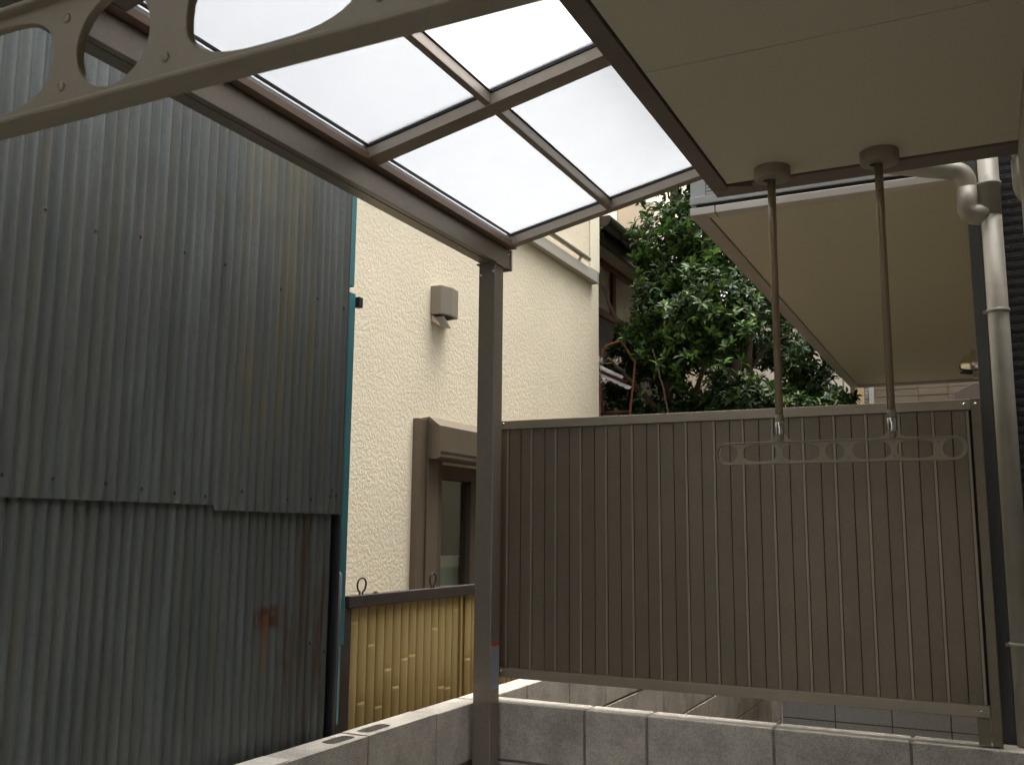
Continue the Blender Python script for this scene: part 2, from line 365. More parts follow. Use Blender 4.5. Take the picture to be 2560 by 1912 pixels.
def block_wall(name, label, axis, fixed, thick, runs, tops, foot, m=BLOCK, gap=0.009, open_=None):
    """runs: list of (start,end) spans of blocks per course (top first)"""
    t = thing(name, label, 'wall')
    lo = min(r[0] for c in runs for r in c); hi = max(r[1] for c in runs for r in c)
    core = MB()
    if open_:
        for a, b, zt in ((lo+0.004, open_[0], tops[0]-0.004), (open_[0], open_[1], tops[0]-0.17), (open_[1], hi-0.004, tops[0]-0.004)): core.box(fixed+0.006, fixed+thick-0.006, a, b, foot, zt)
    elif axis == 'y': core.box(fixed+0.006, fixed+thick-0.006, lo+0.004, hi-0.004, foot, tops[0]-0.004)
    else: core.box(lo+0.004, hi-0.004, fixed+0.006, fixed+thick-0.006, foot, tops[0]-0.004)
    core.build('mortar', MORTAR, t)
    for ci, course in enumerate(runs):
        zt = tops[ci]; zb = (tops[ci+1] if ci+1 < len(tops) else foot) + gap
        for (a, b) in course:
            mb = MB(); j = random.uniform(-0.0015, 0.0015)
            if axis == 'y': mb.box(fixed+j, fixed+thick+j, a+gap/2, b-gap/2, zb, zt)
            else: mb.box(a+gap/2, b-gap/2, fixed+j, fixed+thick+j, zb, zt)
            mb.build('block', m, t, bev=0.0035)
    return t
# wall beside the corrugated house (runs away from the camera); last blocks still hollow
zc = [-0.600, -0.800, -1.000, -1.200]
ysA = [(-0.75, -0.35), (-0.35, 0.05), (0.05, 0.45), (0.45, 0.85), (0.85, 1.25), (1.25, 1.65), (1.65, 2.05)]
rA = [ysA + [(2.85, 3.15)], [(y-0.2, y2-0.2) for y, y2 in ysA] + [(1.85, 2.25), (2.25, 2.65), (2.65, 3.05)],
      ysA + [(2.05, 2.45), (2.45, 2.85), (2.85, 3.15)], [(y-0.2, y2-0.2) for y, y2 in ysA] + [(1.85, 2.25), (2.25, 2.65), (2.65, 3.05)]]
tA = block_wall('block_wall', 'low grey concrete block wall in front of the corrugated metal house, with two open hollow blocks', 'y', -1.775, 0.10, rA, zc, -1.5, open_=(2.06, 2.84))
for (a, b, hole, dx) in ((2.05, 2.452, (0.262, 0.378), 0.0), (2.458, 2.85, (0.03, 0.165), -0.003)):
    mb = hollow_block(b-a-0.006, 0.10, 0.192, hole)
    o = mb.build('block', BLOCK, tA, label='hollow block with an open core'); o.location = (-1.775+dx, a+0.003, -0.792)
for (a, b) in ((-0.75, 2.10), ):
    MB().box(-1.77, -1.68, a, b, -0.6005, -0.597).build('mortar_cap', MORTOP, tA)
# wall under the slatted fence
ex = [-1.673, -1.273, -1.052, -0.64, -0.243, 0.157, 0.557]
rB = [[(ex[i], ex[i+1]) for i in range(6)], [(-1.673, -1.45), (-1.45, -1.05), (-1.05, -0.65), (-0.65, -0.25), (-0.25, 0.15), (0.15, 0.557)],
      [(ex[i], ex[i+1]) for i in range(6)], [(-1.673, -1.45), (-1.45, -1.05), (-1.05, -0.65), (-0.65, -0.25), (-0.25, 0.15), (0.15, 0.557)]]
tB = block_wall('block_wall', 'low grey concrete block wall running under the brown slatted metal fence', 'x', 3.15, 0.10, rB, zc, -1.5)
# the neighbour's boundary continues behind the slatted fence
ys = [3.155, 3.544, 3.977, 4.42, 4.875, 5.325, 5.784, 6.25, 6.722, 7.21, 7.70, 8.18, 8.627]
zz = [-0.600, -0.815, -1.055, -1.30, -1.545]
rX = [[(ys[i], ys[i+1]) for i in range(len(ys)-1)] for c in range(5)]
tX = block_wall('block_wall', 'deeper grey block wall receding behind the slatted fence towards the garden', 'y', -1.775, 0.10, rX, zz, -1.80)
xs = [-1.676, -1.24, -0.797, -0.359, 0.08, 0.52]
rF = [[(xs[i], xs[i+1]) for i in range(5)] for c in range(3)]
tF = block_wall('block_wall', 'pale bluish block wall crossing the far end of the garden, seen below the slatted fence', 'x', 8.63, 0.10, rF, [-1.05, -1.30, -1.546], -1.80, BLOCK2)

# ---------------------------------------------------------------- corrugated house
H1 = thing('corrugated_house', 'old house clad in rust-spotted grey corrugated metal sheets with teal edge trim', 'house')
PITCH, AMP = 0.0335, 0.0056
def sheet(y0, y1, z0, z1, xm, seed, lean=0.0):
    nper = (y1-y0)/PITCH; n = int(nper*12); rows = 14
    vs = []; fs = []; rnd = random.Random(seed); ph = rnd.uniform(-0.3, 0.3)
    for j in range(rows+1):
        z = z0 + (z1-z0)*j/rows
        for i in range(n+1):
            y = y0 + (y1-y0)*i/n
            w = noise.noise(Vector((y*2.2, z*1.3, seed)))*0.0035 + noise.noise(Vector((y*8, z*2.5, seed+9)))*0.0015
            kk = math.sin(2*math.pi*(y/PITCH)+ph)
            a = AMP*(1+0.35*noise.noise(Vector((y*14, 0, seed+3))))
            vs.append((xm + a*kk + w, y + (z-z0)*lean, z))
    for j in range(rows):
        for i in range(n):
            q = j*(n+1)+i; fs.append((q, q+1, q+n+2, q+n+1))
    return MB().add(vs, fs, True)
ZT = 4.8  # unseen upper storey made tall to darken the left roof panels
for k, (a, b, zb, dx, ln) in enumerate(((-2.6, -1.2, 0.07, 0, 0), (-1.21, 0.0, 0.06, 0.002, 0), (-0.01, 0.75, 0.062, 0.0, 0), (0.745, 1.337, 0.060, 0.002, -0.006), (1.327, 1.922, 0.0605, 0.004, -0.004), (1.910, 2.455, 0.047, 0.006, 0.0))):
    o = sheet(a, b, zb, ZT, -1.817+dx, k*3.7, ln).build('metal_sheet', CORR, H1)
for k, (a, b, dx) in enumerate(((-2.6, -0.9, 0), (-0.91, 0.6, 0.003), (0.59, 1.25, 0), (1.24, 1.95, 0.003), (1.935, 2.44, 0.0))):
    o = sheet(a, b, -1.6, 0.14, -1.8245+dx, 40+k*2.1, 0.0).build('metal_sheet', CORR, H1)
MB().box(-5.0, -1.845, -2.6, 2.44, -1.79, ZT-0.05).build('wall', DARKW, H1)
MB().hexa([(-5.3,-2.9,ZT-0.02),(-1.66,-2.9,ZT-0.02),(-1.66,2.60,ZT-0.02),(-5.3,2.60,ZT-0.02),(-3.9,-2.9,ZT+0.9),(-3.2,-2.9,ZT+0.9),(-3.2,2.60,ZT+0.9),(-3.9,2.60,ZT+0.9)]).build('roof', DARKW, H1)
NAIL = MB().lathe([(0.0001, 0.003), (0.004, 0.002), (0.0065, 0)], (0,0,0), 8, 'x').mesh('nail', mat('rusty_nail', (0.035, 0.016, 0.010), 0.85))
for (y, z) in ((1.346,.686),(1.479,.675),(1.61,.70),(1.753,.699),(1.90,.705),(2.13,.69),(2.30,.70),(2.436,.701),
               (1.42,.105),(1.56,.10),(1.665,.092),(1.77,.086),(1.875,.082),(1.955,.105),(2.01,.10),(2.09,.092),(2.20,.085),(2.31,.088),(2.40,.10),(2.432,.105),(2.41,.12),
               (1.30,.105),(2.33,-.33),(2.40,-.36)):
    inst('nail', NAIL, H1, (-1.817+AMP+0.003, y, z), (0,0,0), (0.8, 0.62, 0.8))
MB().box(-1.85, -1.812, 2.456, 2.468, -0.74, ZT-0.05).build('corner_trim', BLACKM, H1, 0.001)
MB().box(-1.85, -1.828, 2.476, 2.492, -0.74, ZT-0.05).build('corner_trim', GREYPIPE, H1, 0.002)
MB().box(-1.90, -1.853, 2.52, 2.551, 0.80, ZT-0.1).build('flashing', TEAL, H1, 0.003)
MB().box(-1.90, -1.853, 2.527, 2.561, -0.36, 0.78).build('flashing', TEAL, H1, 0.003)
MB().box(-1.90, -1.853, 2.520, 2.546, -0.60, -0.361).build('flashing', TEALB, H1, 0.003)
MB().box(-1.862, -1.84, 2.563, 2.585, 0.735, 0.770).build('bracket', BLACKM, H1, 0.002)
MB().tube([(-1.846, 2.503, -0.60), (-1.846, 2.508, -0.14), (-1.846, 2.508, -0.13)], [0.013, 0.013, 0.006], 12).build('drain_pipe', GREYPIPE, H1)

# ---------------------------------------------------------------- cream stucco house
H2 = thing('stucco_house', 'cream rough-stucco house behind the bamboo fence with brown shuttered window', 'house')
XW = -2.6; YE = 6.75
w = MB()  # wall face with window hole  (hole y 4.40..5.85, z -0.75..0.30)
w.add([(XW,2.6,-1.8),(XW,4.38,-1.8),(XW,5.88,-1.8),(XW,YE,-1.8),(XW,2.6,-0.8),(XW,4.38,-0.8),(XW,5.88,-0.8),(XW,YE,-0.8),(XW,2.6,0.35),(XW,4.38,0.35),(XW,5.88,0.35),(XW,YE,0.35),(XW,2.6,3.7),(XW,4.38,3.7),(XW,5.88,3.7),(XW,YE,3.7)],
      [(0,1,5,4),(1,2,6,5),(2,3,7,6),(4,5,9,8),(6,7,11,10),(8,9,13,12),(9,10,14,13),(10,11,15,14)])
w.add([(XW,YE,-1.8),(-8,YE,-1.8),(-8,YE,3.7),(XW,YE,3.7)], [(0,1,2,3)])
w.add([(XW,2.6,-1.8),(-8,2.6,-1.8),(-8,2.6,3.7),(XW,2.6,3.7)], [(0,1,2,3)])
w.add([(XW,2.6,3.7),(-8,2.6,3.7),(-8,YE,3.7),(XW,YE,3.7)], [(0,1,2,3)])
w.add([(XW-0.12,4.38,-0.8),(XW-0.12,5.88,-0.8),(XW-0.12,5.88,0.35),(XW-0.12,4.38,0.35),(XW,4.38,-0.8),(XW,5.88,-0.8),(XW,5.88,0.35),(XW,4.38,0.35)], [(0,1,5,4),(1,2,6,5),(2,3,7,6),(3,0,4,7)])
w.build('wall', STUC, H2)
MB().box(XW+0.001, XW+0.010, 6.56, YE+0.001, 1.98, 3.7).build('corner_strip', STUC2, H2, 0.003)
# window
win = MB(); win.box(XW, XW+0.035, 4.12, 4.20, -0.95, 0.565).box(XW, XW+0.045, 4.20, 4.31, -0.95, 0.372); wo = win.build('window', ALU2, H2, 0.002, label='brown window frame with shutter box above')
MB().box(XW, XW+0.035, 5.93, 6.05, -0.95, 0.565).build('frame', ALU2, wo, 0.002)
MB().prism([(XW, 0.575), (XW+0.05, 0.580), (XW+0.115, 0.532), (XW+0.115, 0.372), (XW+0.10, 0.362), (XW, 0.362)], 'y', 4.20, 5.95).build('shutter_box', ALU2, wo, 0.002)
MB().box(XW+0.116, XW+0.119, 4.21, 5.94, 0.396, 0.402).build('shutter_seam', SHADOWGAP, wo)
s = MB(); s.box(XW-0.09, XW+0.03, 4.31, 4.375, -0.9, 0.36).box(XW-0.09, XW-0.02, 4.375, 5.9, 0.275, 0.36).box(XW-0.09, XW-0.03, 4.375, 4.40, -0.9, 0.275).box(XW-0.09, XW-0.03, 4.80, 4.87, -0.9, 0.275).box(XW-0.09, XW-0.03, 5.83, 5.9, -0.9, 0.275)
s.build('sash', mat('dark_sash', (0.11, 0.085, 0.065), 0.5, 0.3), wo, 0.002)
MB().box(XW-0.07, XW-0.064, 4.40, 4.80, -0.9, 0.275).build('pane', GLASS, wo)
MB().box(XW-0.075, XW-0.069, 4.87, 5.83, -0.9, 0.275).build('pane', GLASS, wo)
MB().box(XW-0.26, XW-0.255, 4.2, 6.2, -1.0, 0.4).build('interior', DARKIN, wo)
MB().box(XW-0.135, XW-0.13, 4.37, 4.84, -0.9, -0.146).build('curtain', LACE, wo)
MB().box(XW-0.137, XW-0.125, 4.37, 4.84, -0.146, -0.138).build('curtain_rail', WHT, wo)
# vent hood
vh = MB().prism([(XW, 4.262), (XW+0.062, 4.268), (XW+0.070, 4.276), (XW+0.090, 4.34), (XW+0.078, 4.425), (XW+0.070, 4.436), (XW, 4.44)], 'z', 1.135, 1.292).build('vent_hood', mat('vent_hood_paint', (0.25, 0.22, 0.17), 0.45, 0.2), H2, 0.004)
MB().prism([(XW+0.005, 4.268), (XW+0.05, 4.276), (XW+0.076, 4.33), (XW+0.074, 4.395), (XW+0.005, 4.43)], 'z', 1.1335, 1.1345).build('opening', SHADOWGAP, vh)
o = MB().hexa([(XW+0.005,4.27,1.10),(XW+0.06,4.27,1.072),(XW+0.06,4.274,1.072),(XW+0.005,4.274,1.10),(XW+0.005,4.27,1.134),(XW+0.012,4.27,1.134),(XW+0.012,4.274,1.134),(XW+0.005,4.274,1.134)]).build('flap', BEIGEB, vh)
MB().hexa([(XW+0.004,4.35,1.09),(XW+0.075,4.352,1.075),(XW+0.075,4.358,1.07),(XW+0.004,4.356,1.085),(XW+0.004,4.30,1.128),(XW+0.06,4.30,1.128),(XW+0.06,4.306,1.13),(XW+0.004,4.306,1.13)]).build('flap', WHT, vh)
# upper band and rail
MB().box(XW, XW+0.05, 3.2, 6.60, 1.865, 1.945).build('upper_band', mat('band_paint', (0.44, 0.42, 0.36), 0.5, 0.1), H2, 0.003)
MB().box(XW+0.004, XW+0.056, 6.601, 6.612, 1.858, 1.952).build('band_end_cap', GREYP, H2, 0.002)
MB().tube([(XW+0.05, 3.2, 2.005), (XW+0.05, 6.42, 2.005)], 0.022, 14).build('hand_rail', mat('rail_paint', (0.52, 0.47, 0.39), 0.35, 0.2), H2)
for y in (4.3, 5.3, 6.28): MB().tube([(XW+0.05, y, 1.99), (XW+0.03, y, 1.96), (XW+0.025, y+0.01, 1.946)], 0.012, 8).build('rail_bracket', BEIGEB, H2)
MB().box(-8.2, XW+0.12, 2.4, YE+0.12, 3.72, 3.85).build('roof', GREYP, H2)

# ---------------------------------------------------------------- bamboo style fence
BF = thing('bamboo_fence', 'yellow resin bamboo screen fence with a black top rail, between block wall and stucco house', 'fence')
XB = -2.10
MB().box(XB-0.02, XB+0.018, 2.90, 7.4, -0.281, -0.237).build('top_rail', BAMB_D, BF, 0.003)
MB().box(XB-0.012, XB+0.012, 2.80, 2.928, -1.3, -0.281).build('post', BAMB_D, BF, 0.003)
PB = 0.0577; rb = random.Random(3)
for i in range(76):
    y = 2.932 + i*PB
    if 13.4 < i < 14.5: continue
    node = rb.uniform(-0.75, -0.33) if i > 2 else (-0.33, -0.62, -0.42)[i]
    prof = []; z0, z1 = -1.25, -0.281
    zs = sorted(set([z0, -1.0, node-0.05, node-0.014, node-0.006, node-0.004, node, node+0.03, z1]))
    vs = []; fs = []; na = 9
    for z in zs:
        k = 1.0
        if abs(z-(node-0.006)) < 1e-6: k = 1.05
        if abs(z-(node-0.004)) < 1e-6: k = 0.84
        if abs(z-node) < 1e-6: k = 0.90
        if abs(z-(node-0.014)) < 1e-6: k = 1.06
        for a in range(na):
            t = math.pi*a/(na-1); vs.append((XB-0.004 + 0.009*k*math.sin(t), y + PB/2 - (PB/2-0.0012)*math.cos(t), z))
    for j in range(len(zs)-1):
        for a in range(na-1): q = j*na+a; fs.append((q, q+1, q+na+1, q+na))
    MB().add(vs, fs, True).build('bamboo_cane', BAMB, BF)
MB().box(XB-0.012, XB+0.012, 3.737, 3.752, -1.3, -0.281).build('post', mat('yellow_joint_post', (0.30, 0.20, 0.07), 0.5), BF, 0.002)
MB().box(XB-0.014, XB-0.008, 2.93, 7.4, -1.25, -0.282).build('backing_board', mat('bamboo_backing', (0.20, 0.13, 0.05), 0.7), BF)
def loop(yc, zc_, ry=0.024, rz=0.027):
    pts = []
    for k in range(15):
        a = -math.pi/2 + 0.35 + (2*math.pi-0.7)*k/14
        pts.append((XB + 0.004*math.sin(k*0.4), yc + ry*math.cos(a)*(0.92+0.08*math.sin(a)), zc_ + rz*math.sin(a)*1.0))
    return MB().tube([(XB, yc+0.006, -0.24)] + pts + [(XB+0.004, yc-0.02, -0.24)], 0.0035, 6)
loop(3.001, -0.203).build('wire_loop', WIRE, BF); loop(3.512, -0.203, 0.019).build('wire_loop', WIRE, BF)
MB().lathe([(0.0001, 0.009), (0.009, 0.006), (0.011, 0)], (XB, 3.095, -0.237), 10).build('knob', WIRE, BF)
MB().lathe([(0.0001, 0.007), (0.007, 0.005), (0.009, 0)], (XB, 3.58, -0.237), 10).build('knob', WIRE, BF)

# ---------------------------------------------------------------- terrace roof
TR = thing('terrace_roof', 'bronze aluminium lean-to terrace roof with frosted panels on one square post', 'terrace roof')
po = MB().box(-1.657, -1.588, 3.060, 3.128, -1.5, 0.985).build('post', ALU, TR, 0.003)
st = MB().box(-1.5875, -1.5868, 3.063, 3.122, -0.547, -0.388).build('warning_sticker', STICK, po)
MB().box(-1.5867, -1.5863, 3.063, 3.122, -0.398, -0.388).build('red_strip', STICKR, TR)
tx = MB()
for k in range(14): tx.box(-1.5867, -1.5863, 3.068, 3.068+random.uniform(0.03, 0.05), -0.412-k*0.009, -0.4095-k*0.009)
tx.build('printed_lines', STICKT, TR)
SC = MB().lathe([(0.0001, -0.003), (0.0025, -0.0028), (0.0045, -0.001), (0.005, 0)], (0,0,0), 10, 'y').mesh('screw', SCREW)
SCx = MB().lathe([(0.0001, 0.003), (0.0025, 0.0028), (0.0045, 0.001), (0.005, 0)], (0,0,0), 10, 'x').mesh('screw', SCREW)
inst('screw', SC, TR, (-1.647, 3.060, 0.945)); inst('screw', SC, TR, (-1.598, 3.060, 0.955))
bm1 = MB().box(-1.605, -1.585, -0.66, 3.176, 0.990, 1.062).box(-1.652, -1.609, -0.66, 3.176, 0.990, 1.062).box(-1.609, -1.605, -0.66, 3.176, 0.998, 1.055)
bm1.build('gutter_beam', ALU, TR, 0.0015)
MB().box(-1.656, -1.581, 3.177, 3.190, 0.984, 1.066).build('beam_end_cap', ALU, TR, 0.002)
MB().box(-1.665, -1.581, 3.055, 3.135, 0.983, 0.9895).build('post_bracket', ALU, TR, 0.001)
inst('screw', SCx, TR, (-1.585, 3.166, 1.045))
MB().box(-1.665, -1.557, -0.66, 3.178, 1.066, 1.070).box(-1.562, -1.557, -0.66, 3.178, 1.070, 1.086).build('front_frame', mat('frame_inner', (0.20, 0.13, 0.09), 0.45, 0.3), TR, 0.0005)
MB().box(-1.566, -1.563, -0.66, 3.15, 1.0865, 1.100).build('frame_liner', GREYP, TR)
sl = 0.2125
def zr(x): return 1.067 + sl*(x+1.573)   # rafter underside
XA, XE = -1.60, -0.729
def slab(x0, x1, y0, y1, d0, d1):  # follows slope, d = height over rafter underside
    return [(x0,y0,zr(x0)+d0),(x1,y0,zr(x1)+d0),(x1,y1,zr(x1)+d0),(x0,y1,zr(x0)+d0),(x0,y0,zr(x0)+d1),(x1,y0,zr(x1)+d1),(x1,y1,zr(x1)+d1),(x0,y1,zr(x0)+d1)]
raf = [(3.130, 3.168), (2.190, 2.250), (1.25, 1.31), (0.31, 0.37), (-0.63, -0.57)]
GH = 0.034
for (a, b) in raf:
    MB().hexa(slab(XA+0.03, XE, a, b, 0, GH)).build('rafter', ALU, TR, 0.0015)
    MB().hexa(slab(XA+0.045, XE, a-0.004, b+0.004, GH+0.0005, GH+0.0075)).build('gasket', RUBBER, TR)
    MB().hexa(slab(XA, XE, a-0.006, b+0.006, GH+0.014, GH+0.03)).build('rafter_cap', ALU, TR, 0.002)
pm = None
for i in range(len(raf)-1):
    y0, y1 = raf[i+1][1], raf[i][0]
    MB().hexa(slab(-1.175, -1.157, y0+0.001, y1-0.001, 0.003, GH)).build('purlin', ALU, TR, 0.0015)
    MB().hexa(slab(-1.176, -1.153, y0+0.001, y1-0.001, GH+0.0005, GH+0.003)).build('gasket', RUBBER, TR)
    MB().hexa(slab(-1.562, -1.556, y0, y1, GH+0.001, GH+0.007)).build('gasket', RUBBER, TR)
    for (xa, xb) in ((XA+0.01, -1.167), (-1.165, XE)):
        q = slab(xa, xb, y0-0.004, y1+0.004, GH+0.0085, GH+0.0085)
        MB().add(q[:4], [(0,1,2,3)]).build('polycarbonate_panel', POLY, TR)
MB().hexa(slab(XA-0.005, XA+0.012, -0.66, 3.178, GH+0.002, GH+0.028)).build('front_rail', ALU, TR, 0.002)

# ---------------------------------------------------------------- slatted privacy fence
SF = thing('slat_fence', 'brown aluminium privacy fence of upright slats standing on the block wall', 'fence')
MB().box(-1.66, -0.027, 3.168, 3.205, 0.374, 0.406).build('top_rail', ALU3, SF, 0.0015)
MB().box(-1.66, -0.027, 3.168, 3.205, -0.518, -0.485).build('bottom_rail', ALU3, SF, 0.0015)
MB().box(-0.026, 0.001, 3.165, 3.21, -0.594, 0.408).build('end_post', ALU2, SF, 0.002)
MB().box(-0.062, -0.030, 3.172, 3.20, -0.594, -0.519).build('foot', ALU2, SF, 0.001)
MB().box(-1.66, -0.025, 3.193, 3.197, -0.485, 0.374).build('back_panel', DARKW, SF)  # dark sheet behind the slats paints in the groove shade
S1 = MB().box(-0.0, 0.0456, 0, 0.007, 0, 0.857).mesh('slat', ALU2)
S2 = MB().box(0.0, 0.0366, 0, 0.007, 0, 0.857).mesh('slat', ALU2)
BD = MB().box(0, 0.0076, 0, 0.010, 0, 0.857).mesh('slat_bead', ALU3)  # lighter metal than the slats paints in the light each rib catches
x = -1.196 - 0.0965*5; k = 0
while x < -0.03:
    if x > -1.67 and x < -0.07:
        o = inst('slat', S1, SF, (x+0.0012, 3.1795+random.uniform(-0.0004, 0.0004), -0.484))
    if x + 0.0485 < -0.05:
        o = inst('slat', S2, SF, (x+0.0497, 3.1795, -0.484)); inst('bead', BD, o, (0.0384, -0.0030, 0))
    x += 0.0968
inst('screw', SC, SF, (-1.602, 3.168, 0.396), sc=(.8,.8,.8)); inst('screw', SC, SF, (-1.602, 3.168, -0.497), sc=(.8,.8,.8))
inst('screw', SC, SF, (-0.045, 3.168, 0.390)); inst('screw', SC, SF, (-0.014, 3.165, 0.390)); inst('screw', SC, SF, (-0.05, 3.168, -0.502), sc=(.8,.8,.8))

# ---------------------------------------------------------------- own house with two balconies
HH = thing('house', 'modern house on the right with beige balcony soffits, brown trim and charcoal siding', 'house')
MB().box(0.139, 5.0, -4.0, 2.96, -1.79, 1.40).build('wall', WALLW, HH)
zs1 = 1.080
b1 = MB().box(-0.722, 4.9, -1.30, 2.960, 1.095, 1.95).build('balcony', GREYP, HH, label='upper balcony directly overhead with brown edge trim')
ysf = [2.868, 2.052, 1.142, 0.232, -0.678, -1.30]
for i in range(len(ysf)-1):
    MB().box(-0.670, 0.1375, ysf[i+1]+0.0018, ysf[i]-(0.0018 if i else 0.006), zs1, zs1+0.012).build('soffit_panel', SOFF, b1)
MB().box(-0.727, -0.6765, -1.30, 2.90, zs1-0.004, zs1+0.10).build('edge_trim', TRIM, b1, 0.002)
MB().prism([(-0.727, 2.9015), (-0.727, 2.965), (-0.60, 2.965), (-0.60, 2.905), (-0.6765, 2.874), (-0.6765, 2.9015)], 'z', zs1-0.004, zs1+0.10).build('corner_trim', TRIM, b1, 0.002)
MB().box(-0.599, 0.137, 2.874, 2.965, zs1-0.004, zs1+0.10).build('edge_trim', TRIM, b1, 0.002)
MB().box(-0.7275, -0.7225, -1.30, 2.9605, 1.185, 1.95).build('fascia', TRIM2, b1)
# recessed wall with charcoal siding, corner trim
MB().box(0.004, 5.0, 3.312, 8.70, -1.79, 4.5).build('wall', WALLW, HH)
MB().box(0.0, 0.034, 3.296, 3.318, -0.9, 4.5).build('corner_trim', CTRIM, HH, 0.002)
SB = MB().prism([(3.312, 0.0), (3.300, 0.001), (3.2985, 0.012), (3.2985, 0.0275), (3.312, 0.0285)], 'x', 0.036, 1.2).mesh('siding_board', SIDING)
for i in range(72): inst('siding_board', SB, HH, (0, random.uniform(-0.001, 0.001), -0.76+i*0.0288))
# second balcony
zs2 = 1.25
b2 = MB().box(-0.985, 0.0, 3.612, 8.62, 1.262, 1.33).build('balcony', GREYP, HH, label='far balcony further along the house with light grey bands')
ys2 = [3.66, 4.31, 5.22, 6.13, 7.04, 7.95, 8.48]
for i in range(len(ys2)-1):
    MB().box(-0.925, -0.002, ys2[i]+0.0012, ys2[i+1]-0.0012, zs2, zs2+0.011).build('soffit_panel', SOFF, b2)
ym = 6.5
MB().box(-0.995, -0.930, 3.60, ym-0.002, zs2-0.004, zs2+0.026).build('edge_trim', TRIM2, b2, 0.002)
MB().box(-0.995, -0.930, ym, 8.63, zs2-0.004, zs2+0.026).build('edge_trim', TRIM2, b2, 0.002)
for (a, b) in ((-0.995, -0.895), (-0.893, -0.002)):
    MB().box(a+0.0015, b, 3.595, 3.652, zs2-0.003, zs2+0.0265).build('front_band', mat('warm_grey_band', (0.50, 0.46, 0.41), 0.35, 0.3), b2, 0.002)
MB().box(-0.93, -0.002, 8.486, 8.63, zs2-0.004, zs2+0.028).build('edge_trim', TRIM, b2, 0.002)
MB().box(-0.97, -0.002, 3.606, 3.63, 1.278, 1.292).build('shadow_gap', SHADOWGAP, b2)
MB().box(-0.995, -0.002, 3.598, 3.63, 1.2925, 1.324).build('upper_band', GREYP, b2, 0.002)
MB().box(-0.992, -0.932, 3.603, 8.62, 1.3245, 1.9).box(-0.932, -0.002, 3.60, 3.61, 1.3245, 1.3255).build('parapet', GREYP, b2)
MB().box(-0.932, -0.002, 3.614, 3.66, 1.326, 1.9).build('louvre_backing', SHADOWGAP, b2)
for i in range(30): MB().box(-0.930, -0.002, 3.604, 3.613, 1.329+i*0.0145, 1.3405+i*0.0145).build('louvre_slat', GREYP, b2)
# stainless dome vent on the side wall
MB().lathe([(0.075, 0.0), (0.075, -0.03)], (0.003, 5.5, 0.885), 24, 'x').build('vent_collar', STEEL, HH)
dm = MB(); vs = []; fs = []; n1_, n2_ = 12, 18
for i in range(n1_+1):
    a = math.pi/2*i/n1_
    for k in range(n2_+1):
        ph = -0.35 + (math.pi+0.7)*k/n2_
        vs.append((0.002-0.092*math.sin(a), 5.5+0.075*math.cos(ph)*math.cos(a), 0.875+0.078*math.sin(ph)*math.cos(a)+0.0*a))
for i in range(n1_):
    for k in range(n2_): q = i*(n2_+1)+k; fs.append((q, q+1, q+n2_+2, q+n2_+1))
dm.add(vs, fs, True).build('dome_vent', STEEL, HH)
MB().prism([(0.0, 5.43), (-0.05, 5.445), (-0.082, 5.48), (-0.088, 5.5), (-0.082, 5.52), (-0.05, 5.555), (0.0, 5.57)], 'z', 0.842, 0.847).build('vent_opening', SHADOWGAP, HH)

# drain pipes
def elbow(p0, p1, p2, r, n=8):
    p0, p1, p2 = map(Vector, (p0, p1, p2)); out = []
    for k in range(n+1):
        t = k/n; out.append(p0*(1-t)**2 + p1*2*t*(1-t) + p2*t*t)
    return out
DP = thing('drain_pipe', 'ivory plastic downpipe clamped to the charcoal siding beside the slatted fence', 'drain pipe')
MB().tube([(0.066, 3.235, -0.595), (0.066, 3.235, 1.30)], 0.0300, 28).build('pipe', PVC, DP)
MB().tube([(0.0635, 3.235, 0.985), (0.0635, 3.235, 1.082), (0.0635, 3.235, 1.084), (0.0635, 3.235, 1.092)], [0.033, 0.034, 0.0375, 0.0375], 28).build('socket', PVC, DP)
for z in (0.681, -0.314):
    c = MB().lathe([(0.030, -0.006), (0.0335, -0.006), (0.0335, 0.006), (0.030, 0.006)], (0.066, 3.235, z), 28).build('clamp', PVC, DP)
    MB().box(0.024, 0.036, 3.225, 3.232, z-0.006, z+0.004).build('clamp_lug', PVC, c, 0.001)
bp = [(-0.34, 3.235, 1.232), (-0.06, 3.235, 1.158)] + elbow((-0.045, 3.235, 1.150), (0.004, 3.235, 1.150), (0.004, 3.235, 1.09), 0.03)[1:] + [(0.004, 3.235, 1.03)]
MB().tube(bp, [0.030]*len(bp), 24).build('branch_pipe', PVC, DP)
bq = [(0.004, 3.235, 1.085), (0.004, 3.235, 1.03)] + elbow((0.004, 3.235, 1.025), (0.004, 3.235, 0.995), (0.04, 3.235, 0.995), 0.03)[1:] + [(0.06, 3.235, 0.995)]
MB().tube(bq, [0.0335]*len(bq), 24).build('elbow_pipe', PVC, DP)
D2 = thing('drain_pipe', 'ivory plastic drain elbow tucked under the balcony edge, cut by the right picture edge', 'drain pipe')
bq = [(-0.06, 3.10, 1.175), (0.10, 3.08, 1.165)] + elbow((0.11, 3.08, 1.165), (0.158, 3.08, 1.165), (0.158, 3.08, 1.10), 0.03)[1:] + [(0.158, 3.08, 1.05)]
MB().tube(bq, 0.030, 24).build('pipe', PVC, D2)
bq = [(0.158, 3.08, 1.10), (0.158, 3.08, 1.03)] + elbow((0.158, 3.08, 1.025), (0.158, 3.08, 0.985), (0.205, 3.08, 0.985), 0.03)[1:] + [(0.30, 3.08, 0.985)]
MB().tube(bq, 0.034, 24).build('elbow_pipe', PVC, D2)

